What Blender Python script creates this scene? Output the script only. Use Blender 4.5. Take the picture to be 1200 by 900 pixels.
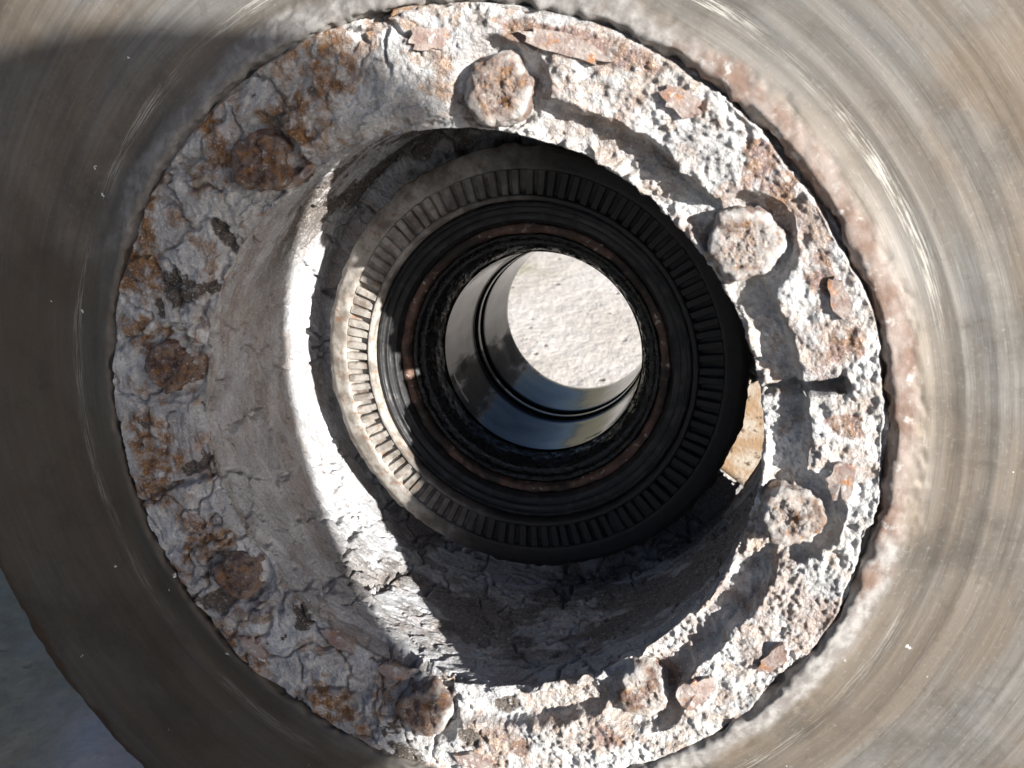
import bpy, math
import numpy as np
from mathutils import Matrix, Vector

for o in list(bpy.data.objects):
    bpy.data.objects.remove(o)
SC = bpy.context.scene
COL = SC.collection

# ------------------------------------------------------------------ assembly frame
# local frame of the hub: Z = axle, towards the viewer; Y = up in the disc plane
ELEV = math.radians(12.0)                       # how far the disc face looks upward (it leans back on its wheel flange)
ALPHA = math.pi / 2 - ELEV
R_DISC = 0.2232
HEIGHT = R_DISC * math.cos(ELEV) + 0.045 * math.sin(ELEV) + 0.0005
M_ROOT = Matrix.Translation((0, 0, HEIGHT)) @ Matrix.Rotation(ALPHA, 4, 'X')
def W(v): return M_ROOT @ Vector(v)
def WD(v): return (M_ROOT.to_3x3() @ Vector(v)).normalized()

# ------------------------------------------------------------------ camera
R0 = [(0.96416, 0.07081, -0.25571), (-0.13691, 0.95830, -0.25085), (0.22729, 0.27687, 0.93364)]
cam_d = bpy.data.cameras.new('camera')
cam = bpy.data.objects.new('camera', cam_d)
COL.objects.link(cam)
rot = Matrix([[R0[j][i] for j in range(3)] for i in range(3)]).to_4x4()
cam.matrix_world = M_ROOT @ Matrix.Translation((0.08185, 0.09844, 0.26306)) @ rot
cam_d.sensor_width = 36.0
cam_d.lens = 1016.8 / 1200 * 36.0
cam_d.clip_start = 0.005
cam_d.clip_end = 500
cam_d.dof.use_dof = True
cam_d.dof.focus_distance = 0.345
cam_d.dof.aperture_fstop = 22.0
SC.camera = cam

# ------------------------------------------------------------------ sky and sun
PHI = math.radians(15.0)
SLOPE = 1.64
S_LOC = Vector((SLOPE * math.cos(PHI), SLOPE * math.sin(PHI), 1.0)).normalized()
S_W = WD(S_LOC)
sun_el = math.asin(S_W.z)
sun_az = math.atan2(S_W.x, S_W.y)
world = bpy.data.worlds.new('World')
SC.world = world
world.use_nodes = True
wn = world.node_tree
bg = wn.nodes['Background']
sky = wn.nodes.new('ShaderNodeTexSky')
sky.sky_type = 'NISHITA'
sky.sun_disc = False
sky.sun_elevation = sun_el
sky.sun_rotation = sun_az
sky.air_density = 0.45
sky.dust_density = 1.5
sky.ozone_density = 1.0
wn.links.new(sky.outputs[0], bg.inputs[0])
bg.inputs[1].default_value = 0.05
sun_d = bpy.data.lights.new('sun', 'SUN')
sun_d.energy = 5.0
sun_d.angle = math.radians(0.53)
sun_d.color = (1.0, 0.97, 0.92)
sun = bpy.data.objects.new('sun', sun_d)
COL.objects.link(sun)
sun.rotation_euler = S_W.to_track_quat('Z', 'Y').to_euler()
SC.view_settings.view_transform = 'Standard'
SC.view_settings.look = 'None'
SC.view_settings.exposure = 1.3
SC.view_settings.gamma = 1.0
SC.view_settings.use_curve_mapping = False

# ------------------------------------------------------------------ numpy noise
def _hash(i, j, k, seed):
    h = (i.astype(np.uint32) * np.uint32(374761393) + j.astype(np.uint32) * np.uint32(668265263)
         + k.astype(np.uint32) * np.uint32(2246822519) + np.uint32(seed * 3266489917 & 0xffffffff))
    h ^= h >> np.uint32(15); h *= np.uint32(2246822519)
    h ^= h >> np.uint32(13); h *= np.uint32(3266489917)
    h ^= h >> np.uint32(16)
    return h.astype(np.float32) / np.float32(4294967295.0)

def vnoise(P, scale, seed=0):
    Q = (P * scale).astype(np.float32) + np.float32(1000.0)
    I = np.floor(Q).astype(np.int64)
    f = Q - I
    f = f * f * f * (f * (f * 6 - 15) + 10)
    x, y, z = f[..., 0], f[..., 1], f[..., 2]
    i, j, k = I[..., 0], I[..., 1], I[..., 2]
    out = 0
    for a in (0, 1):
        wx = x if a else 1 - x
        for b in (0, 1):
            wy = y if b else 1 - y
            for c in (0, 1):
                wz = z if c else 1 - z
                out = out + wx * wy * wz * _hash(i + a, j + b, k + c, seed)
    return out

def fbm(P, scale, octs=4, seed=0, gain=0.5):
    s, a, t = 0, 1.0, 0
    for o in range(octs):
        s = s + a * vnoise(P, scale * 2.03 ** o, seed + 17 * o)
        t += a
        a *= gain
    return s / t

def worley(P, scale, seed=0):
    """F1, F2 and cell id of 3-D cellular noise"""
    Q = (P * scale).astype(np.float32) + np.float32(1000.0)
    I = np.floor(Q).astype(np.int64)
    f = (Q - I).astype(np.float32)
    F1 = np.full(f.shape[:-1], 9, np.float32); F2 = F1.copy(); ID = F1.copy()
    for a in (-1, 0, 1):
        for b in (-1, 0, 1):
            for c in (-1, 0, 1):
                i, j, k = I[..., 0] + a, I[..., 1] + b, I[..., 2] + c
                hx, hy, hz = _hash(i, j, k, seed), _hash(i, j, k, seed + 5), _hash(i, j, k, seed + 9)
                d = np.sqrt((a + hx - f[..., 0]) ** 2 + (b + hy - f[..., 1]) ** 2 + (c + hz - f[..., 2]) ** 2)
                near = d < F1
                F2 = np.where(near, F1, np.minimum(F2, d))
                ID = np.where(near, hx, ID)
                F1 = np.where(near, d, F1)
    return F1, F2, ID

def sst(a, b, x):
    t = np.clip((x - a) / (b - a), 0, 1)
    return t * t * (3 - 2 * t)

# ------------------------------------------------------------------ mesh helpers
def link(ob, parent=None):
    COL.objects.link(ob)
    if parent is not None:
        ob.parent = parent
    return ob

def mesh_obj(name, V, F, mat, parent=None, smooth=True, attrs=None):
    """V (n,3), F (m,3|4) arrays or list of tuples"""
    me = bpy.data.meshes.new(name)
    if isinstance(F, np.ndarray):
        m, k = F.shape
        me.vertices.add(len(V)); me.vertices.foreach_set('co', np.ascontiguousarray(V, np.float32).ravel())
        me.loops.add(m * k); me.loops.foreach_set('vertex_index', np.ascontiguousarray(F, np.int32).ravel())
        me.polygons.add(m); me.polygons.foreach_set('loop_start', np.arange(0, m * k, k, dtype=np.int32))
    else:
        me.from_pydata([tuple(v) for v in V], [], F)
    if smooth:
        me.polygons.foreach_set('use_smooth', np.ones(len(me.polygons), bool))
    if attrs:
        for n, a in attrs.items():
            at = me.attributes.new(n, 'FLOAT', 'POINT')
            at.data.foreach_set('value', np.ascontiguousarray(a, np.float32).ravel())
    me.update(calc_edges=True); me.validate()
    me.materials.append(mat)
    return link(bpy.data.objects.new(name, me), parent)

def grid_faces(J, T, wrap=True, mask=None):
    j = np.arange(J - 1)[:, None]
    t = np.arange(T if wrap else T - 1)[None, :]
    t2 = (t + 1) % T
    F = np.stack([j * T + t, j * T + t2, (j + 1) * T + t2, (j + 1) * T + t], -1).reshape(-1, 4)
    # profile runs from the outside inwards over the face: this order gives outward normals
    if mask is not None:
        F = F[mask[:, :F.shape[0] // (J - 1)].ravel()]
    return F

def lathe(name, prof, mat, parent, T=256, sub=1, disp=None, mask=None, attrs=None, flip=False):
    """prof: list of (r,z), walked from the outer side inward; sub divides every span"""
    pr = np.array(prof, float)
    if sub > 1:
        t = np.linspace(0, len(pr) - 1, (len(pr) - 1) * sub + 1)
        pr = np.stack([np.interp(t, range(len(pr)), pr[:, k]) for k in (0, 1)], 1)
    th = np.arange(T) * 2 * np.pi / T
    r, z = pr[:, 0][:, None], pr[:, 1][:, None]
    P = np.stack([r * np.cos(th), r * np.sin(th), z + 0 * th], -1)
    if disp is not None:
        d = np.gradient(pr, axis=0)
        n = np.stack([d[:, 1], -d[:, 0]], 1); n /= np.linalg.norm(n, axis=1)[:, None] + 1e-12
        h = disp(P)
        P = P + (n[:, 0][:, None, None] * np.stack([np.cos(th), np.sin(th), 0 * th], -1)[None]
                 + n[:, 1][:, None, None] * np.array([0, 0, 1.0])) * h[..., None]
    F = grid_faces(len(pr), T, True, None if mask is None else mask(P, th)[:-1])
    if flip: F = F[:, ::-1]
    return mesh_obj(name, P.reshape(-1, 3), F, mat, parent, True, attrs(P) if attrs else None)

# ------------------------------------------------------------------ root (needed by the materials' coordinates)
root = link(bpy.data.objects.new('brake_disc_hub', None))
root.empty_display_size = 0.1
root.matrix_world = M_ROOT
root['label'] = 'corroded truck brake disc bolted to its wheel hub, with toothed ring and greasy bore'
root['category'] = 'brake disc'

# ------------------------------------------------------------------ material helpers
class NT:
    def __init__(self, name):
        self.m = bpy.data.materials.new(name); self.m.use_nodes = True
        self.t = self.m.node_tree
        self.b = self.t.nodes['Principled BSDF']
        tc = self.t.nodes.new('ShaderNodeTexCoord'); tc.object = root
        self.co = tc.outputs['Object']
    def n(self, typ, **kw):
        nd = self.t.nodes.new('ShaderNode' + typ)
        for k, v in kw.items():
            if k.startswith('i_'):
                key = k[2:]
                key = int(key) if key.isdigit() else key
                self.set(nd.inputs[key], v)
            else:
                setattr(nd, k, v)
        return nd
    def set(self, sock, v):
        if hasattr(v, 'is_output') or isinstance(v, bpy.types.NodeSocket): self.t.links.new(v, sock)
        else: sock.default_value = v
    def attr(self, name): return self.n('Attribute', attribute_name=name).outputs['Fac']
    def noise(self, scale, detail=4, rough=.55, vec=None, dist=0.0):
        return self.n('TexNoise', i_Vector=vec or self.co, i_Scale=scale, i_Detail=detail, i_Roughness=rough, i_Distortion=dist).outputs['Fac']
    def vor(self, scale, feature='F1', vec=None, rnd=1.0):
        return self.n('TexVoronoi', feature=feature, i_Vector=vec or self.co, i_Scale=scale, i_Randomness=rnd).outputs['Distance']
    def ramp(self, fac, a, b, lo=0.0, hi=1.0):
        return self.n('MapRange', interpolation_type='SMOOTHSTEP', i_0=fac, i_1=a, i_2=b, i_3=lo, i_4=hi).outputs[0]
    def math(self, op, a, b=0.0, clamp=False):
        return self.n('Math', operation=op, use_clamp=clamp, i_0=a, i_1=b).outputs[0]
    def mix(self, fac, a, b):
        nd = self.n('Mix', data_type='RGBA')
        c = lambda v: (*v, 1) if isinstance(v, tuple) and len(v) == 3 else v
        self.set(nd.inputs[0], fac); self.set(nd.inputs[6], c(a)); self.set(nd.inputs[7], c(b))
        return nd.outputs[2]
    def bump(self, h, strength, dist=0.001, normal=None):
        nd = self.n('Bump', i_Strength=strength, i_Distance=dist, i_Height=h)
        if normal is not None: self.set(nd.inputs['Normal'], normal)
        return nd.outputs[0]
    def out(self, col=None, rough=None, metal=None, normal=None, spec=None):
        if col is not None: self.set(self.b.inputs['Base Color'], (*col, 1) if isinstance(col, tuple) else col)
        if rough is not None: self.set(self.b.inputs['Roughness'], rough)
        if metal is not None: self.set(self.b.inputs['Metallic'], metal)
        if spec is not None: self.set(self.b.inputs['Specular IOR Level'], spec)
        if normal is not None: self.set(self.b.inputs['Normal'], normal)
        return self.m
    def polar(self, ang, rad):
        """seamless coordinate with features stretched round the axle"""
        sx = self.n('SeparateXYZ', i_0=self.co)
        x, y, z = sx.outputs
        r = self.math('SQRT', self.math('ADD', self.math('MULTIPLY', x, x), self.math('MULTIPLY', y, y)))
        cx = self.math('MULTIPLY', self.math('DIVIDE', x, r), ang)
        cy = self.math('MULTIPLY', self.math('DIVIDE', y, r), ang)
        rz = self.math('MULTIPLY', self.math('ADD', r, self.math('MULTIPLY', z, 0.73)), rad)
        self.r, self.x, self.y = r, x, y
        return self.n('CombineXYZ', i_0=cx, i_1=cy, i_2=rz).outputs[0]

def crust_material(name, light, mid, bump=.5, tan=.35):
    k = NT(name)
    a = k.noise(70, 8, .62); b = k.noise(380, 5, .7); c = k.noise(26, 4, .5)
    col = k.mix(k.ramp(a, .36, .66), mid, light)
    col = k.mix(k.math('MULTIPLY', k.ramp(b, .48, .72), .45), col, (.34, .32, .31))
    col = k.mix(k.math('MULTIPLY', k.ramp(c, .5, .72), tan), col, (.55, .50, .43))
    fine = k.noise(900, 4, .7)
    om = k.math('MULTIPLY', k.attr('orange'), k.ramp(k.noise(210, 5, .65), .30, .58))
    oc = k.mix(k.ramp(k.noise(330, 4, .6), .35, .65), (.40, .215, .09), (.20, .10, .05))
    col = k.mix(om, col, oc)
    pm = k.math('MULTIPLY', k.attr('purple'), k.ramp(k.noise(160, 5, .6), .30, .5))
    pc = k.mix(k.ramp(k.noise(240, 4, .6), .35, .65), (.27, .20, .185), (.32, .20, .13))
    col = k.mix(pm, col, pc)
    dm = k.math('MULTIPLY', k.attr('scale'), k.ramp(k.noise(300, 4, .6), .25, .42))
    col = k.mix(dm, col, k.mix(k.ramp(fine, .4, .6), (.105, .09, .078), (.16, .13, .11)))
    gr = k.noise(1150, 3, .75)
    col = k.mix(k.ramp(gr, .47, .34, 0, .36), col, (.20, .185, .17))
    col = k.mix(k.ramp(gr, .56, .68, 0, .5), col, (.86, .85, .83))
    spk = k.math('MULTIPLY', k.ramp(k.vor(420), .10, .26, 1, 0), k.ramp(k.noise(80, 3, .5), .45, .6))
    col = k.mix(k.math('MULTIPLY', spk, .5), col, (.12, .10, .09))
    h = k.math('ADD', k.math('ADD', k.math('MULTIPLY', b, .7), k.math('MULTIPLY', fine, .7)), k.math('MULTIPLY', gr, .6))
    return k.out(col, .93, 0.0, k.bump(h, bump, .0018), .25)

M_CRUST = crust_material('white_rust_crust', (.82, .815, .805), (.45, .45, .457), 1.0)
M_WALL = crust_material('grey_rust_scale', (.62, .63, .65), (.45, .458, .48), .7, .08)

def friction_material():
    k = NT('worn_brake_iron')
    pv = k.polar(2.2, 420)
    pv2 = k.polar(1.6, 38)
    st = k.noise(1.0, 6, .65, pv); band = k.noise(1.0, 3, .5, pv2)
    blot = k.noise(22, 6, .6); fine = k.noise(500, 4, .6); streak = k.noise(1.0, 4, .7, k.polar(12, 2300))
    col = k.mix(k.ramp(st, .30, .70), (.145, .139, .130), (.225, .219, .207))
    col = k.mix(k.math('MULTIPLY', k.ramp(band, .38, .62), .6), col, (.160, .122, .085))
    col = k.mix(k.math('MULTIPLY', k.ramp(blot, .48, .68), .7), col, (.075, .068, .058))
    col = k.mix(k.math('MULTIPLY', k.ramp(k.noise(38, 7, .68, k.polar(7, 55)), .55, .72), .55), col, (.20, .105, .05))
    col = k.mix(k.ramp(k.noise(620, 4, .75), .55, .68, 0, .40), col, (.26, .25, .235))
    col = k.mix(k.ramp(k.noise(13, 7, .65), .50, .64, 0, .5), col, (.17, .125, .085))
    col = k.mix(k.ramp(streak, .56, .70, 0, .30), col, (.32, .315, .30))
    col = k.mix(k.ramp(streak, .40, .28, 0, .18), col, (.06, .056, .05))
    col = k.mix(k.ramp(k.noise(120, 6, .7, None, .6), .57, .66, 0, .25), col, (.065, .058, .05))
    # crusty collar next to the flange and rusty outer edge
    cl = k.ramp(k.math('ADD', k.r, k.math('ADD', k.math('MULTIPLY', k.noise(60, 5, .6), .008), k.math('MULTIPLY', k.noise(1.0, 4, .6, k.polar(5.0, 20)), .016))), .1525, .1572, 1, 0)
    ccol = k.mix(k.ramp(k.noise(90, 6, .6), .38, .62), (.15, .10, .078), (.24, .20, .178))
    ccol = k.mix(k.ramp(k.noise(210, 6, .65), .56, .68), ccol, (.34, .32, .30))
    grey = k.ramp(k.math('ADD', k.math('ABSOLUTE', k.math('SUBTRACT', k.math('ARCTAN2', k.y, k.x), .42)), k.math('MULTIPLY', k.math('SUBTRACT', k.noise(45, 5, .6), .5), 1.2)), .45, .8)
    ccol = k.mix(k.math('MULTIPLY', grey, .85), ccol, k.mix(k.ramp(k.noise(180, 6, .65), .4, .62), (.17, .165, .158), (.28, .275, .265)))
    dl = k.math('DIVIDE', k.math('ADD', k.math('MULTIPLY', k.x, -.857), k.math('MULTIPLY', k.y, -.515)), k.r)
    lw = k.ramp(k.math('ADD', dl, k.math('MULTIPLY', k.math('SUBTRACT', k.noise(40, 5, .6), .5), .9)), .45, .85, 1, .05)
    cl = k.math('MULTIPLY', cl, lw)
    col = k.mix(cl, col, ccol)
    ed = k.ramp(k.math('ADD', k.r, k.math('MULTIPLY', k.noise(70, 5, .6), .018)), .2235, .2285)
    col = k.mix(k.math('MULTIPLY', ed, .85), col, (.10, .05, .028))
    # scraped bright band
    d = k.math('ABSOLUTE', k.math('SUBTRACT', k.r, .1520))
    scr = k.math('MULTIPLY', k.ramp(d, .0008, .0028, 1, 0), k.ramp(streak, .46, .62))
    col = k.mix(k.math('MULTIPLY', scr, k.ramp(k.noise(16, 3, .5), .42, .6)), col, (.55, .53, .48))
    wv = k.n('VectorMath', operation='ADD', i_0=k.co, i_1=k.n('VectorMath', operation='SCALE', i_0=k.n('TexNoise', i_Vector=k.co, i_Scale=600.0, i_Detail=2.0).outputs['Color'], i_Scale=.004).outputs[0]).outputs[0]
    speck = k.ramp(k.vor(90, vec=wv), .05, .075, 1, 0)
    speck = k.math('MULTIPLY', speck, k.ramp(k.noise(31, 2, .5), .52, .56))
    col = k.mix(speck, col, (.72, .72, .70))
    face_shade = k.math('ADD', k.math('ADD', k.math('MULTIPLY', k.x, -4.3), k.math('MULTIPLY', k.y, -3.4)), k.math('MULTIPLY', k.math('SUBTRACT', k.noise(14, 6, .65), .5), 1.4))
    face_shade = k.ramp(face_shade, .10, .70, 0, .62)  # dark brown towards lower left: shade of the face put into its colour
    col = k.mix(k.math('MULTIPLY', face_shade, k.math('SUBTRACT', 1.0, speck)), col, (.050, .038, .026))
    met = k.math('MULTIPLY', k.math('SUBTRACT', 1.0, k.math('MAXIMUM', cl, speck)), .35)
    rough = k.ramp(k.math('ADD', k.math('MULTIPLY', st, .5), k.math('MULTIPLY', blot, .5)), .3, .7, .58, .72)
    rough = k.math('MAXIMUM', rough, k.math('MULTIPLY', cl, .85))
    h = k.math('ADD', k.math('MULTIPLY', streak, .7), k.math('MULTIPLY', fine, k.math('ADD', .25, k.math('MULTIPLY', cl, 2.0))))
    return k.out(col, rough, met, k.bump(h, .22, .0006), .3)
M_FRIC = friction_material()

def bolt_material():
    k = NT('rusted_bolt_head')
    col = k.mix(k.ramp(k.noise(260, 6, .68), .38, .64), (.13, .078, .060), (.33, .25, .215))
    col = k.mix(k.ramp(k.noise(330, 5, .7), .50, .60, 0, .8), col, (.36, .18, .07))
    col = k.mix(k.ramp(k.noise(420, 5, .7), .58, .66, 0, .9), col, (.55, .52, .49))
    col = k.mix(k.ramp(k.noise(300, 4, .7), .60, .68), col, (.06, .045, .04))
    sx = k.n('SeparateXYZ', i_0=k.co).outputs[0]
    sep = k.math('MULTIPLY', k.attr('rim'), k.ramp(sx, -.06, .03, .15, 1))
    col = k.mix(k.math('MULTIPLY', k.ramp(sx, -.02, .05), k.ramp(k.noise(120, 5, .65), .42, .58, 0, .7)), col, (.60, .57, .54))
    col = k.mix(k.math('MULTIPLY', sep, k.ramp(k.noise(190, 5, .6), .35, .55)), col, (.66, .64, .62))
    return k.out(col, .9, 0, k.bump(k.noise(650, 6, .75), 1.0, .0022), .25)
M_BOLT = bolt_material()

def ring_material():
    k = NT('tone_ring_steel')
    pv = k.polar(3, 300)
    col = k.mix(k.ramp(k.noise(140, 6, .6), .35, .65), (.44, .41, .37), (.20, .175, .15))
    col = k.mix(k.math('MULTIPLY', k.ramp(k.noise(300, 5, .6), .55, .7), .7), col, (.24, .12, .06))
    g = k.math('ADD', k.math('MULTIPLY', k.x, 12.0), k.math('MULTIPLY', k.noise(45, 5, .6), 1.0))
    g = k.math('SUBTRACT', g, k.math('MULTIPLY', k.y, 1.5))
    g = k.ramp(g, -.30, .55)  # black grease on the right; towards the top it also paints shade
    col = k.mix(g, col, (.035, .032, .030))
    rough = k.ramp(g, 0, 1, .85, .6)
    return k.out(col, rough, 0.15, k.bump(k.noise(600, 5, .7), .4, .0008), .35)
M_RING = ring_material()

def seal_material():
    k = NT('black_seal_rubber')
    col = k.mix(k.ramp(k.noise(260, 5, .6), .5, .7), (.012, .012, .013), (.035, .032, .029))
    return k.out(col, k.ramp(k.noise(120, 4, .6), .35, .65, .38, .7), 0, k.bump(k.noise(500, 4, .6), .25, .0006), .45)
M_SEAL = seal_material()

def rustring_material():
    k = NT('rusty_seal_casing')
    col = k.mix(k.ramp(k.noise(170, 6, .6), .36, .6), (.06, .034, .024), (.15, .085, .06))
    col = k.mix(k.ramp(k.noise(330, 4, .6), .60, .68), col, (.50, .45, .40))
    col = k.mix(k.ramp(k.noise(60, 4, .6), .46, .60), col, (.03, .022, .018))
    return k.out(col, .6, .2, k.bump(k.noise(700, 4, .6), .4, .0006), .4)
M_CASE = rustring_material()

def grease_material():
    k = NT('greasy_black_steel')
    pv = k.polar(3.0, 700)
    st = k.noise(1.0, 5, .6, pv); sm = k.noise(60, 5, .6)
    soot = k.ramp(k.noise(1.0, 6, .62, k.polar(2.6, 55)), .44, .62)
    col = k.mix(k.ramp(sm, .4, .7), (.004, .004, .004), (.010, .0095, .009))
    rough = k.ramp(k.math('ADD', k.math('MULTIPLY', st, .6), k.math('MULTIPLY', sm, .4)), .35, .65, .03, .11)
    rough = k.math('ADD', rough, k.math('MULTIPLY', soot, .10))
    an = k.math('ABSOLUTE', k.math('SUBTRACT', k.math('ARCTAN2', k.math('MULTIPLY', k.y, -1.0), k.math('MULTIPLY', k.x, -1.0)), .62))
    dark_refl = k.ramp(k.math('ADD', an, k.math('MULTIPLY', k.math('SUBTRACT', k.noise(1.0, 5, .65, k.polar(5, 40)), .5), .9)), .12, .42, 1, 0)  # duller band imitating a dark reflection along the bore
    rough = k.math('ADD', rough, k.math('MULTIPLY', dark_refl, .40))
    h = k.math('ADD', k.math('MULTIPLY', st, .12), k.math('MULTIPLY', sm, .7))
    k.set(k.b.inputs['IOR'], 1.33)
    return k.out(col, rough, .0, k.bump(h, .30, .0008), k.ramp(dark_refl, 0, 1, .5, .1))
M_GREASE = grease_material()

def clump_material():
    k = NT('thick_black_grease')
    return k.out((.010, .010, .010), k.ramp(k.noise(200, 4, .6), .4, .6, .16, .5), 0, k.bump(k.noise(500, 4, .6), .8, .001), .5)
M_CLUMP = clump_material()

def rusty_iron():
    k = NT('tan_rusted_casting')
    col = k.mix(k.ramp(k.noise(90, 6, .6), .36, .62), (.36, .32, .27), (.27, .185, .115))
    col = k.mix(k.ramp(k.noise(220, 5, .6), .58, .68), col, (.10, .075, .05))
    return k.out(col, .9, 0, k.bump(k.noise(500, 5, .6), .6, .001), .3)
M_IRON = rusty_iron()

def ground_material():
    k = NT('pale_sandy_concrete')
    g = k.n('NewGeometry').outputs['Position']
    a = k.noise(9, 8, .6, g); b = k.noise(140, 5, .65, g)
    col = k.mix(k.ramp(a, .36, .64), (.58, .535, .485), (.68, .64, .60))
    col = k.mix(k.math('MULTIPLY', k.ramp(b, .46, .66), .4), col, (.40, .36, .315))
    pits = k.math('MULTIPLY', k.ramp(k.vor(48, vec=g), .10, .20, 1, 0), k.ramp(k.noise(37, 3, .5, g), .48, .6))
    col = k.mix(k.math('MULTIPLY', pits, .75), col, (.20, .18, .16))
    gx = k.n('SeparateXYZ', i_0=g).outputs[0]
    ground_shade = k.ramp(k.math('ADD', gx, k.math('MULTIPLY', k.math('SUBTRACT', k.noise(6, 6, .6, g), .5), .5)), -.28, -.16, 1, 0)  # darker grey-green ground to the left, painted to deepen its shade
    col = k.mix(k.math('MULTIPLY', ground_shade, .9), col, k.mix(k.ramp(k.noise(60, 6, .65, g), .4, .6), (.31, .29, .19), (.40, .375, .26)))
    h = k.math('SUBTRACT', k.math('ADD', k.math('MULTIPLY', b, .5), k.noise(45, 6, .6, g)), k.math('MULTIPLY', pits, .8))
    return k.out(col, .92, 0, k.bump(h, .7, .004), .3)
M_GROUND = ground_material()

# ------------------------------------------------------------------ ground: one sheet, fine near the hub, reaching the horizon
def build_ground():
    N = 420
    u = np.linspace(-1, 1, N)
    c = np.sinh(u * 9.0) / np.sinh(9.0) * 200.0 + u * 1.0
    X, Y = np.meshgrid(c, c + 0.35, indexing='ij')
    P = np.stack([X, Y, 0 * X], -1)
    fade = np.exp(-(X ** 2 + Y ** 2) / 4.0)
    h = (fbm(P, 6, 3, 70) - .5) * .006 + (fbm(P, 40, 4, 71) - .5) * .004
    P[..., 2] = np.minimum(h * fade - .0005, .0)
    F = grid_faces(N, N, False)[:, ::-1]
    g = mesh_obj('ground', P.reshape(-1, 3), F, M_GROUND)
    g['kind'] = 'structure'
build_ground()

# ------------------------------------------------------------------ flange and bell: one displaced surface, split into two parts
BOLT_TH = np.radians([131.0, 175.8, -139.8, -93.6, -49.4, -4.9, 40.6, 86.4])
BOLT_R = 0.1108
BX = np.stack([BOLT_R * np.cos(BOLT_TH), BOLT_R * np.sin(BOLT_TH)], 1)

def angd(a, b): return (a - b + np.pi) % (2 * np.pi) - np.pi

def right_weight(th):
    # 1 on the heavily crusted side of the flange, 0 on the smoother side
    return sst(math.cos(math.radians(100)), math.cos(math.radians(70)), np.cos(th - math.radians(2)))

def flange_z(r, th):
    """height of the flange face before the grain"""
    x, y = r * np.cos(th), r * np.sin(th)
    p = np.stack([x, y, 0 * x], -1)
    w = right_weight(th)
    jit = (fbm(p, 90, 4, 11) - .5)
    z = np.zeros_like(r)
    # ridge: step down to the inner lip
    rr = .1100 + jit * .006 + .0018 * w
    drop = .0006 + .0062 * w
    z = z - drop * sst(rr + .0010, rr - .0016, r)
    # pockets round the bolts, open to the inside on the crusted side
    for bx, by in BX:
        d = np.hypot(x - bx, y - by) + jit * .004
        dep = .0026 + .0026 * w
        z = np.minimum(z, -dep * sst(.0158, .0132, d) + 0.0)
        z = z - .0026 * np.exp(-((d - .0109) / .0013) ** 2) * (.3 + 1.4 * (jit + .5)) * (1 - .6 * w)
    # lip beads
    z = z + w * .0045 * np.exp(-((r - .1000) / .0018) ** 2) * sst(.46, .60, fbm(p, 120, 3, 21))
    # soft fall towards the wall on the smooth side
    z = z - (1 - w) * .004 * sst(.1075, .0985, r) ** 1.5
    # slots between the halves
    def slot(a, r0, r1, hw, dep, wob):
        s = angd(th, math.radians(a)) * r + wob * (fbm(p, 130, 2, 31) - .5)
        return -dep * sst(hw * 1.35, hw * .75, np.abs(s)) * sst(r0 - .001, r0 + .0005, r) * sst(r1 + .0008, r1 - .0004, r)
    z = z + slot(16.2, .0985, .1238, .0017, .012, .0005) + slot(-160.6, .103, .1285, .0011, .005, .004)
    return z

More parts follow.
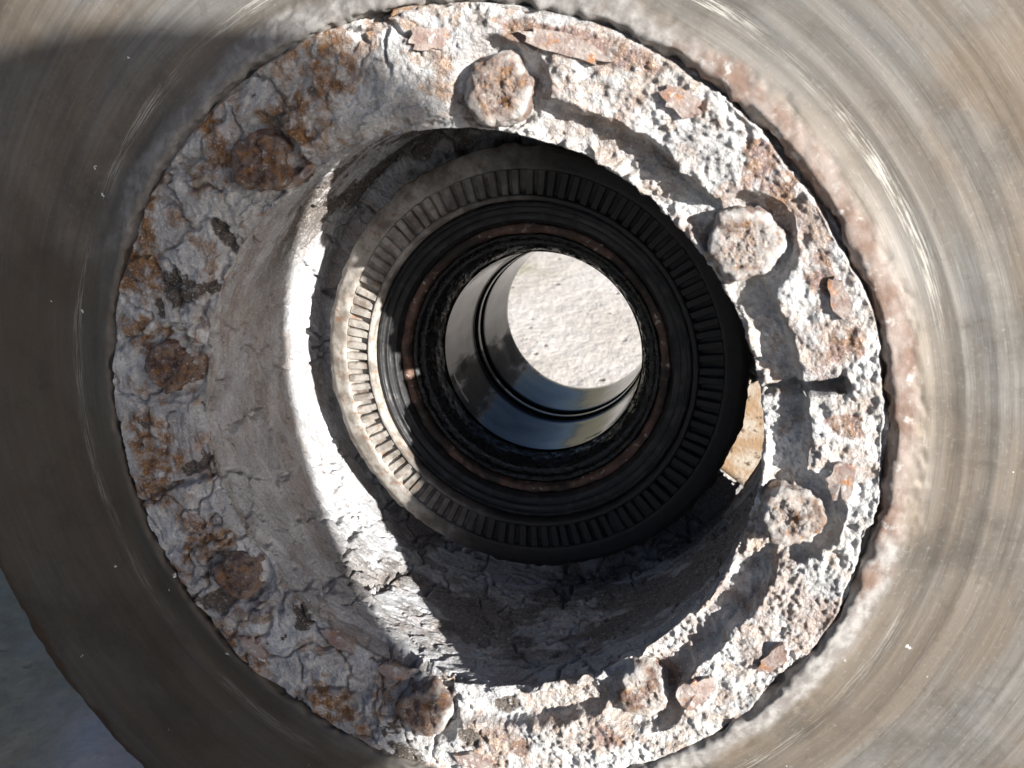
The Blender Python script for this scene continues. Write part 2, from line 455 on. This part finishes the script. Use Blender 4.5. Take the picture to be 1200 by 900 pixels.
def build_crust():
    T = 1500
    th = np.arange(T) * 2 * np.pi / T
    rs = np.concatenate([[.1385, .1365, .1352, .1345], np.linspace(.1341, .0985, 112)])
    Jf = len(rs)
    R = np.repeat(rs[:, None], T, 1); TH = np.repeat(th[None], Jf, 0)
    edge = np.stack([np.cos(th) * .13, np.sin(th) * .13, 0 * th], -1)
    ej = (fbm(edge, 38, 3, 3) - .5) * .0042
    Z = flange_z(R, TH)
    er = .1345 + 1.2 * ej[None]
    deep = np.maximum(sst(.56, .64, fbm(edge, 30, 3, 4)), np.maximum(np.exp(-((np.degrees(angd(th, 0)) - 45) / 26) ** 4), np.exp(-((np.degrees(angd(th, 0)) + 2) / 12) ** 4)))
    deep = np.maximum(deep, .28 * sst(.1, -.5, np.cos(th)))[None]
    Z = np.where(R > er - .0022, Z - (.0012 + .0065 * deep) * sst(er - .0013, er + .0004, R), Z)
    Z[0] = -.014; Z[1] = -.013; Z[2] = np.minimum(Z[2], -.003)
    # wall
    zt = Z[-1]
    Nw = 200
    u = np.linspace(0, 1, Nw + 1)[1:][:, None]
    Zw = zt[None] + (-.124 - zt[None]) * u ** .95
    q = np.clip(-Zw / .12, 0, 1.1)
    Rw =   .0980 + .0120 * np.sin(np.clip(q, 0, 1) * np.pi / 2) ** .9 + 0 * Zw
    # web at the back
    Nb = 46
    v = np.linspace(0, 1, Nb + 1)[1:][:, None]
    Rb = .1098 - .0278 * v + 0 * th[None]
    Zb = -.1245 - .006 * v + 0 * th[None]
    R = np.concatenate([R, Rw, Rb]); Z = np.concatenate([Z, Zw, Zb])
    # round the corners of the profile below the flange face
    for _ in range(4):
        Rn, Zn = R.copy(), Z.copy()
        a = Jf - 8
        Rn[a:-1] = (R[a - 1:-2] + 2 * R[a:-1] + R[a + 1:]) / 4
        Zn[a:-1] = (Z[a - 1:-2] + 2 * Z[a:-1] + Z[a + 1:]) / 4
        R, Z = Rn, Zn
    J = R.shape[0]
    THF = np.repeat(th[None], J, 0)
    C, S = np.cos(THF), np.sin(THF)
    P = np.stack([R * C, R * S, Z], -1)
    dj = np.gradient(P, axis=0)
    dt = (np.roll(P, -1, 1) - np.roll(P, 1, 1))
    Nrm = np.cross(dt, dj); Nrm /= np.linalg.norm(Nrm, axis=-1, keepdims=True) + 1e-12
    # the grain's direction ignores the steep little steps
    rowf = np.arange(J)[:, None]
    onf = sst(Jf + 14, Jf - 6, rowf) + 0 * THF             # 1 on flange face
    up = np.array([0, 0, 1.0])
    Nrm = Nrm * (1 - .6 * onf[..., None]) + up * (.6 * onf[..., None])
    w = right_weight(THF)
    gran = onf * (.35 + .65 * w)
    F1, F2, ID = worley(P, 360, 5)
    pop = np.clip(1 - F1 * 1.25, 0, 1) * (.5 + ID)
    F1b, F2b, IDb = worley(P, 150, 8)
    lump = fbm(P, 75, 3, 40) - .5
    med = fbm(P, 240, 3, 41) - .5
    fin = fbm(P, 700, 2, 42) - .5
    h = lump * .0030 * (.35 + .65 * onf) + med * .0016 * (.3 + gran) + fin * .0007 * (.35 + gran)
    patch = sst(.42, .58, fbm(P, 55, 3, 47))
    pop2 = np.clip(1 - worley(P, 640, 6)[0] * 1.3, 0, 1)
    h = h + gran * (pop * .0012 * (.25 + .75 * patch) + pop2 * .0008 * (.5 + .5 * patch)) - gran * .001
    # delaminating plates: terraces with sharp edges
    Ps = np.stack([P[..., 0], P[..., 1], P[..., 2] * 1.9], -1)
    n = fbm(Ps, 34, 5, 55, .55) * 7.0
    fr = n - np.floor(n)
    terr = np.floor(n) + sst(.0, .10, fr) - 1
    h = h + (terr - n) * .0011 * (1 - .75 * gran)
    # cracks
    warp = np.stack([fbm(P, 90, 3, 60), fbm(P, 90, 3, 61), fbm(P, 90, 3, 62)], -1) - .5
    G1, G2, GI = worley(P + warp * .016, 46, 63)
    crack = sst(.075, .018, G2 - G1) * sst(.41, .50, fbm(P, 28, 3, 64)) * (1 - gran)
    h = h - crack * .0036
    # fibres running round the mouth of the bell on the smooth side
    lin = np.arange(J)[:, None] * .00055 + 0 * THF
    Fb = np.stack([C * .11, S * .11, lin * 5.0], -1)
    fib = fbm(Fb, 60, 4, 66)
    fw = np.exp(-((rowf - (Jf - 2)) / 26.0) ** 2) * (1 - w)
    h = h - fw * sst(.50, .38, fib) * .0016
    # masks of the material (rust colours; inside the bell, scale also paints shade)
    orange = sst(.48, .66, fbm(P, 50, 5, 80, .6)) * np.clip(onf + .22 * sst(.55, .6, fbm(P, 20, 3, 81)), 0, 1)
    orange = np.maximum(orange * (1 - .5 * w), onf * .7 * sst(.54, .66, fbm(P, 95, 4, 83, .6)) * (1 - .35 * w))
    purple = .55 * sst(.62, .70, fbm(P, 48, 4, 84)) * (.35 + .65 * w) * (.4 + .6 * onf)
    wallp = sst(.55, .60, fbm(Ps, 42, 5, 86, .6)) * (1 - onf)
    purple = np.maximum(purple * onf, wallp * .35)
    scale = sst(.67, .69, fbm(P, 75, 5, 88, .6)) * (.25 + .75 * (1 - w)) * (.35 + .65 * onf)
    deepw = sst(-.010, -.045, P[..., 2]) * sst(-.35, .25, np.cos(THF - math.radians(-45)) * .9 + .25 * np.sin(3 * THF))  # brown scale spread low and right, also painting the bell's inner shade
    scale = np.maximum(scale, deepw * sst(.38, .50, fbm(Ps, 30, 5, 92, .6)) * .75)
    scale = np.maximum(scale, sst(-.020, -.06, P[..., 2]) * sst(.42, .54, fbm(Ps, 38, 5, 93, .6)) * .95 * sst(.1, .6, np.cos(THF - math.radians(90))))  # more scale at the top, deepening the shade there in colour
    chips = [(-108.5, 37.5, 3.6, 7.0, .3), (-104, -30.5, 4.2, 3.2, 0), (-113, 30, 2.0, 4.5, .2), (-93, -84, 6.0, 4.5, .6),
             (-88, 58, 2.2, 6.5, .5), (10, -118, 5.0, 3.2, 0), (24, -104, 4.5, 3, .3)]
    wob = (fbm(P, 220, 4, 90) - .5) * 1.3
    for cx, cy, a, b, t in chips:
        dx, dy = P[..., 0] * 1e3 - cx, P[..., 1] * 1e3 - cy
        ct, st = math.cos(t), math.sin(t)
        d = np.hypot((dx * ct + dy * st) / a, (-dx * st + dy * ct) / b) + wob
        m = sst(1.08, .92, d) * onf
        scale = np.maximum(scale, m); orange = orange * (1 - m)
        h = h - m * .0008
    # bare reddish plates on the lit side
    for cx, cy, a, b, t in [(27, 124.5, 25, 4.2, -.16), (78, -78, 7, 5, .8), (62, -103, 5, 4, 0), (31, -118, 4, 4, 0), (88, 92, 6, 9, .7),
                            (106, 68, 5, 9, .4), (117, 45, 5, 6, 0), (92, 84, 4, 4, 0), (121, 22, 5, 4, 0)]:
        dx, dy = P[..., 0] * 1e3 - cx, P[..., 1] * 1e3 - cy
        ct, st = math.cos(t), math.sin(t)
        d = np.hypot((dx * ct + dy * st) / a, (-dx * st + dy * ct) / b) + wob
        purple = np.maximum(purple, sst(1.15, .8, d) * onf)
    h[:4] *= .3
    P = P + Nrm * h[..., None]
    # broken window in the web at the back
    deg = np.degrees(angd(THF, 0))
    wj = (fbm(P, 130, 3, 95) - .5) * 8
    win = (deg + wj > -28) & (deg + wj < -2) & (P[..., 2] < -.1180) & (R > .087)
    js = Jf + 10
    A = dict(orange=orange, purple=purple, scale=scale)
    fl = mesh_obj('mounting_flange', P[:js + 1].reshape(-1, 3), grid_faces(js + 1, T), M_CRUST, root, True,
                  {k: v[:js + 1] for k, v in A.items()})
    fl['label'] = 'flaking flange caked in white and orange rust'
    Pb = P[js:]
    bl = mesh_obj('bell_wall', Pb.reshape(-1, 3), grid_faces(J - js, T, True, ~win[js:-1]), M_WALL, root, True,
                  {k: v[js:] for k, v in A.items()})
    bl['label'] = 'grey cracked inner wall of the hub bell'
    return fl, bl
flange, bell = build_crust()

# outside of the bell and hub barrel, seen only from the side or through the broken window
def shell_mask(P, th):
    deg = np.degrees(angd(np.repeat(th[None], P.shape[0], 0), 0))
    R = np.hypot(P[..., 0], P[..., 1])
    return ~((deg > -38) & (deg < 1) & (R > .088) & (P[..., 2] < -.112))
lathe('bell_shell', [(.139, -.030), (.132, -.036), (.126, -.05), (.125, -.08), (.125, -.11), (.124, -.128), (.121, -.134), (.11, -.137), (.10, -.138), (.092, -.139), (.085, -.140), (.079, -.146), (.076, -.155), (.0755, -.17), (.075, -.188)],
      M_IRON, root, 240, 2, mask=shell_mask, flip=True)

# ------------------------------------------------------------------ friction ring
def friction():
    prof = [(.1352, -.030), (.1353, -.012), (.1354, -.0045), (.1360, -.0010), (.1370, .0000), (.1385, -.0002), (.1405, -.0009), (.1430, -.0019), (.1452, -.0026), (.1466, -.0030), (.1476, -.0033), (.1490, -.0034),
            (.1530, -.0033), (.1560, -.0030), (.1600, -.0033), (.1650, -.0031), (.1700, -.0036), (.1760, -.0034), (.1820, -.0036), (.1900, -.0033), (.1980, -.0036),
            (.2060, -.0034), (.2120, -.0036), (.2165, -.0042), (.2188, -.0056), (.2198, -.0080)]
    fine = []
    for (a, b) in zip(prof[:-1], prof[1:]):
        n = max(1, int(math.hypot(b[0] - a[0], b[1] - a[1]) / .00055))
        for i in range(n): fine.append((a[0] + (b[0] - a[0]) * i / n, a[1] + (b[1] - a[1]) * i / n))
    fine += [(.2198, -.0080), (.2200, -.016), (.2200, -.030), (.2200, -.040), (.2190, -.0440), (.217, -.045), (.19, -.045), (.16, -.045), (.139, -.045), (.1352, -.030)]
    def disp(P):
        R = np.hypot(P[..., 0], P[..., 1])
        top = P[..., 2] > -.0095
        th = np.arctan2(P[..., 1], P[..., 0])
        G = np.stack([np.cos(th) * .5, np.sin(th) * .5, R * 330], -1)
        gro = (fbm(G, 1.0, 3, 100) - .5) * .00035
        G2 = np.stack([np.cos(th) * .3, np.sin(th) * .3, R * 70], -1)
        gro = gro + (fbm(G2, 1.0, 2, 101) - .5) * .0008
        RJ = R + (fbm(np.stack([np.cos(th), np.sin(th), 0 * th], -1), 5.0, 4, 109) - .5) * .011 + (fbm(P, 120, 3, 110) - .5) * .004
        col = sst(.1465, .1442, RJ)
        w = 1 - .9 * sst(.55, .8, np.cos(th - math.radians(211)))
        rough = ((fbm(P, 130, 4, 102) - .5) * .0009 + (fbm(P, 500, 2, 103) - .5) * .0006) * (.12 + .75 * w)
        n = fbm(P, 60, 4, 104) * 5; fr = n - np.floor(n)
        rough = rough + (np.floor(n) + sst(0, .12, fr) - 1 - n) * .0004 * (.05 + .95 * w)
        F1 = worley(P, 420, 106)[0]
        rough = rough + np.clip(1 - F1 * 1.3, 0, 1) * .0004 * w * sst(.42, .58, fbm(P, 40, 3, 107))
        edge = sst(.214, .2195, R)
        inner = sst(.1375, .1355, R) * (fbm(P, 170, 4, 108) - .42) * .006 + (.0000 + .0002 * sst(.137, .143, R)) * w
        return np.where(top, gro * (1 - col) + (rough + inner) * col + edge * (fbm(P, 90, 4, 105) - .5) * .003, edge * (fbm(P, 90, 4, 105) - .5) * .003)
    fine = [(r + max(0.0, r - .2) * .16, z) for r, z in fine[::-1]]
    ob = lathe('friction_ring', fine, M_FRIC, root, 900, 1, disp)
    ob['label'] = 'worn grey and brown braking surface'
friction()

# ------------------------------------------------------------------ bolts
def build_bolt(i, th, size, hgt):
    N, K = 110, 44
    rng = np.random.RandomState(40 + i)
    a = np.arange(N) * 2 * np.pi / N
    ph = rng.uniform(0, 2 * np.pi)
    hexr = 1 / np.cos(((a + ph) % (np.pi / 3)) - np.pi / 6)
    shape = 1 + (hexr / hexr.mean() - 1) * .55
    prof = [(1.06, -.006), (1.05, -.001), (1.03, .25 * hgt), (1.0, .6 * hgt), (.95, .86 * hgt), (.86, .97 * hgt), (.74, 1.0 * hgt)] + \
           [(.74 * (1 - t), hgt * (1 - .10 * t)) for t in np.linspace(.1, 1, K - 7)]
    V = np.zeros((len(prof), N, 3))
    for j, (q, z) in enumerate(prof):
        s = 1 + (shape - 1) * min(1, q * 1.1)
        V[j, :, 0] = np.cos(a) * q * s * size; V[j, :, 1] = np.sin(a) * q * s * size; V[j, :, 2] = z
    Pn = V + np.array([i * .37, 0, 0])
    hh = (fbm(Pn, 130, 3, 200) - .5) * .0048 + (fbm(Pn, 420, 4, 201, .6) - .5) * .0022 - np.clip(1 - worley(Pn, 430, 203)[0] * 1.6, 0, 1) * .0003
    rad = np.hypot(V[..., 0], V[..., 1])
    out = np.stack([np.cos(a)[None] + 0 * rad, np.sin(a)[None] + 0 * rad, 0 * rad], -1)
    side = sst(.6, 1.0, rad / size)[..., None]
    V = V + (out * side + np.array([0, 0, 1.0]) * (1 - .4 * side)) * hh[..., None]
    rim = sst(.55, .95, rad / size) * sst(.35, .55, fbm(Pn, 170, 3, 205))
    base = float(flange_z(np.array([[BOLT_R]]), np.array([[th]]))[0, 0])
    ob = mesh_obj('bolt', V.reshape(-1, 3), grid_faces(len(prof), N), M_BOLT, root, True, dict(rim=rim))
    ob.location = (BOLT_R * math.cos(th), BOLT_R * math.sin(th), base)
    return ob
for i, th in enumerate(BOLT_TH):
    wv = float(right_weight(np.array([th]))[0])
    build_bolt(i, th, [.0094, .0089, .0086, .0100, .0094, .0098, .0104, .0100][i], .0042 + .0012 * wv)

# ------------------------------------------------------------------ rust flakes lying on the flange and the wall
def build_flakes():
    rng = np.random.RandomState(5)
    spec = [(.1268, 78, 30, 6.5), (.1250, 97, 15, 7), (.1185, -41, 15, 10), (.1262, 61, 14, 7), (.1268, -28, 13, 6), (.1222, 2, 13, 9),
            (.1005, -116, 15, 4), (.101, -102, 13, 4.5), (.1005, 127, 16, 3), (.1262, -128, 14, 6), (.1275, 28, 13, 6), (.1270, -84, 15, 6)]
    for (r, deg, la, lr) in spec:
        N = 22
        a = np.arange(N) * 2 * np.pi / N
        k = rng.uniform(.72, 1.1, N)
        du = np.cos(a) * k * la / 2 / 1000; dr = np.sin(a) * k * lr / 2 / 1000
        rr = r + dr; tt = math.radians(deg) + du / r
        z0 = flange_z(rr[None], tt[None])[0]
        zc = float(flange_z(np.array([[r]]), np.array([[math.radians(deg)]]))[0, 0])
        tilt = rng.uniform(-.08, .08, 2)
        z = np.maximum(z0, zc - .001) + .0007 + du * tilt[0] + dr * tilt[1]
        top = np.stack([rr * np.cos(tt), rr * np.sin(tt), z + .0004], 1)
        bot = top - np.array([0, 0, .0022])
        c = np.array([[r * math.cos(math.radians(deg)), r * math.sin(math.radians(deg)), max(zc, z.mean() - .0007) + .0011]])
        V = np.concatenate([top, bot, c])
        F = [(i, (i + 1) % N, 2 * N) for i in range(N)] + [(i, N + i, N + (i + 1) % N, (i + 1) % N) for i in range(N)]
        mesh_obj('rust_flake', V, F, M_FLAKE, flange, False)
kf = NT('loose_rust_plate')
cf = kf.mix(kf.ramp(kf.noise(150, 6, .6), .36, .62), (.27, .19, .165), (.40, .34, .31))
cf = kf.mix(kf.ramp(kf.noise(230, 5, .6), .56, .66), cf, (.40, .20, .10))
cf = kf.mix(kf.ramp(kf.noise(330, 5, .7), .55, .66), cf, (.62, .60, .58))
M_FLAKE = kf.out(cf, .9, 0, kf.bump(kf.noise(500, 6, .7), .8, .0014), .25)
build_flakes()

# ------------------------------------------------------------------ tone ring and its teeth
def d_ring(P): return (fbm(P, 150, 4, 302) - .40) * .0040 * sst(.0012, .0004, np.abs(P[..., 2] + .0984)) + (fbm(P, 90, 3, 300) - .5) * .0008 + (fbm(P, 400, 3, 301) - .5) * .0004
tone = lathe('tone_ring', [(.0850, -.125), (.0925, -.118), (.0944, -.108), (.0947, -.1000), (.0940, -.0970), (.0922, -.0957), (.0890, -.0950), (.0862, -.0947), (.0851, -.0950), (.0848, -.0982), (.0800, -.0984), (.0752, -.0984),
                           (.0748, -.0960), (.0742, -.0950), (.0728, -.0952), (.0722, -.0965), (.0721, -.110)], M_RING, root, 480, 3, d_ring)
def build_teeth():
    N = 100
    hw = math.pi / N * .64
    def sect(r0, r1, z, s):
        return [(r0 * math.cos(s * hw), r0 * math.sin(s * hw), z), (r1 * math.cos(s * hw), r1 * math.sin(s * hw), z)]
    b = .0004
    rb = [.0746, .0848]
    V = []
    for (z, ins) in ((-.0990, 0.0), (-.0958, 0.0), (-.0952, b)):
        h2 = hw - ins / .08
        for (r, s) in ((rb[0] + ins, -1), (rb[1] - ins * .2, -1), (rb[1] - ins * .2, 1), (rb[0] + ins, 1)):
            V.append((r * math.cos(h2 * s), r * math.sin(h2 * s), z))
    F = [(8, 9, 10, 11)]
    for L in (0, 4):
        for i in range(4): F.append((L + i, L + (i + 1) % 4, L + 4 + (i + 1) % 4, L + 4 + i))
    me = None
    rng = np.random.RandomState(3)
    for i in range(N):
        if me is None:
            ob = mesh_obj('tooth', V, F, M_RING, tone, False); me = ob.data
        else:
            ob = link(bpy.data.objects.new('tooth', me), tone)
        ob.rotation_euler = (0, 0, 2 * math.pi * i / N + rng.uniform(-.0025, .0025))
        ob.location = (0, 0, rng.uniform(-.0008, .0001)); ob.rotation_euler.x = rng.uniform(-.006, .006)
build_teeth()

# ------------------------------------------------------------------ seal, casing ring, greasy lip, bore
def d_seal(P): return (fbm(P, 120, 3, 310) - .5) * .0005
seal = lathe('shaft_seal', [(.0725, -.110), (.0722, -.1010), (.0716, -.0996), (.0700, -.0992), (.0694, -.1004), (.0686, -.1010), (.0672, -.1010), (.0664, -.1024), (.0652, -.1030), (.0640, -.1030), (.0630, -.1046), (.0622, -.1060), (.0620, -.112)],
             M_SEAL, root, 300, 3, d_seal)
seal['label'] = 'black ribbed rubber shaft seal'
case = lathe('casing_ring', [(.0622, -.112), (.0621, -.1066), (.0616, -.1056), (.0600, -.1054), (.0588, -.1058), (.0580, -.1070), (.0578, -.114)], M_CASE, seal, 300, 3, lambda P: (fbm(P, 150, 4, 311) - .5) * .0016)
case['label'] = 'thin rusty brown metal ring'
def d_lip(P):
    R = np.hypot(P[..., 0], P[..., 1])
    return (fbm(P, 160, 4, 320) - .5) * (.0003 + .0006 * sst(.046, .050, R)) + sst(.047, .049, R) * np.maximum(fbm(P, 260, 5, 321, .7) - .45, 0) * .0022
lip = lathe('grease_lip', [(.0580, -.114), (.0576, -.1090), (.0568, -.1082), (.0556, -.1090), (.0550, -.1110), (.0540, -.1120), (.0528, -.1122), (.0518, -.1140), (.0508, -.1160), (.0498, -.1185), (.0492, -.1215), (.0486, -.125), (.0480, -.129), (.0476, -.132), (.0482, -.140)],
            M_CLUMP, seal, 420, 4, d_lip)
def d_bore(P):
    z = P[..., 2]
    th = np.arctan2(P[..., 1], P[..., 0])
    G = np.stack([np.cos(th) * .8, np.sin(th) * .8, z * 260], -1)
    return (fbm(G, 1.0, 2, 330) - .5) * .00010 + (fbm(P, 45, 2, 331) - .5) * .00045
bore = lathe('bearing_bore', [(.0476, -.126), (.0474, -.140), (.0470, -.155), (.0466, -.1685), (.0462, -.1695), (.0464, -.1705), (.0466, -.1720), (.0456, -.1728), (.0452, -.1738), (.0452, -.1770), (.0458, -.1775), (.0474, -.1785), (.0474, -.1805), (.0456, -.1818), (.0450, -.1826), (.0449, -.195), (.0449, -.215), (.0450, -.2325), (.0456, -.235), (.0470, -.2358), (.062, -.2358), (.066, -.234), (.067, -.230), (.067, -.215), (.074, -.209)],
             M_GREASE, root, 420, 4, d_bore)
bore['label'] = 'glossy greased inner bore of the hub'

# ------------------------------------------------------------------ wheel flange at the back with ten lobes (sunlit, seen through the broken window)
def build_wheel_flange():
    T = 400
    th = np.arange(T) * 2 * np.pi / T
    ph = (np.degrees(th) + 20) % 36
    ph = np.minimum(ph, 36 - ph)
    Ro = .098 + .087 * sst(17.5, 12.5, ph)
    prof = [(0, -.188), (.5, -.188), (.97, -.188), (1, -.191), (1, -.207), (.97, -.210), (.5, -.210), (0, -.210)]
    V = np.zeros((len(prof), T, 3))
    for j, (q, z) in enumerate(prof):
        r = .074 + (Ro - .074) * q
        V[j] = np.stack([r * np.cos(th), r * np.sin(th), 0 * th + z], -1)
    V[1:-1] += ((fbm(V[1:-1], 120, 4, 350) - .5) * .0012)[..., None]
    ob = mesh_obj('wheel_flange', V.reshape(-1, 3), grid_faces(len(prof), T)[:, ::-1], M_IRON, root)
    ob['label'] = 'tan rusted lobe of the rear wheel flange'
build_wheel_flange()

# ------------------------------------------------------------------ the photographer, crouching to the right outside the frame; only the shadow is seen
def build_person():
    phx = Vector((math.cos(PHI), math.sin(PHI), 0)); zh = Vector((0, 0, 1))
    c, s = S_LOC.z, math.hypot(S_LOC.x, S_LOC.y)
    e1 = phx * c - zh * s; e2 = Vector((-math.sin(PHI), math.cos(PHI), 0))
    def at(a, b, d): return W(e1 * (a / 1000) + e2 * (b / 1000) + S_LOC * d)
    head = at(-66, 36, .92)
    k = NT('dark_clothing'); mat = k.out((.05, .055, .07), .9)
    upv = Vector((0, 0, 1)); away = Vector((S_W.x, S_W.y, 0)).normalized()       # away from the disc, towards the sun
    lw = (M_ROOT.to_3x3() @ (-e1)); side = Vector((lw.x, lw.y, 0)).normalized()
    H = head
    def q(u, a, sd): return H + upv * u + away * a + side * sd
    J = [(q(-.40, .30, .40), .16), (q(-.27, .22, .31), .165), (q(-.17, .12, .20), .13), (q(-.155, .04, .05), .075), (q(-.09, .0, .008), .090), (q(-.005, 0, .006), .096), (q(.058, .0, -.002), .100),
         (q(-.17, .10, .40), .075), (q(-.32, .00, .50), .06), (q(-.30, -.16, .46), .045), (q(-.29, -.24, .43), .040),
         (q(-.22, .20, .06), .06), (q(-.38, .22, .05), .05), (q(-.44, .14, .12), .04),
         (q(-.40, .02, .56), .10), (q(-.42, -.04, .58), .085), (q(-.49, .20, .62), .06), (q(-.50, .30, .60), .045),
         (q(-.42, .04, .26), .09), (q(-.43, .0, .24), .08), (q(-.50, .22, .20), .055), (q(-.51, .32, .22), .045), (q(.118, 0, .030), .055)]
    E = [(0, 1), (1, 2), (2, 3), (3, 4), (4, 5), (5, 6), (6, 22), (2, 7), (7, 8), (8, 9), (9, 10), (2, 11), (11, 12), (12, 13), (0, 14), (14, 15), (15, 16), (16, 17), (0, 18), (18, 19), (19, 20), (20, 21)]
    me = bpy.data.meshes.new('person')
    me.from_pydata([tuple(p) for p, r in J], E, [])
    ob = link(bpy.data.objects.new('person', me))
    me.materials.append(mat)
    sk = ob.modifiers.new('skin', 'SKIN')
    for v, (p, r) in zip(me.skin_vertices[0].data, J):
        v.radius = (r, r)
    me.skin_vertices[0].data[0].use_root = True
    ss = ob.modifiers.new('smooth', 'SUBSURF'); ss.levels = 2; ss.render_levels = 2
    ob['label'] = 'crouching person in dark clothing whose shadow falls across the disc'
    ob['category'] = 'person'
build_person()
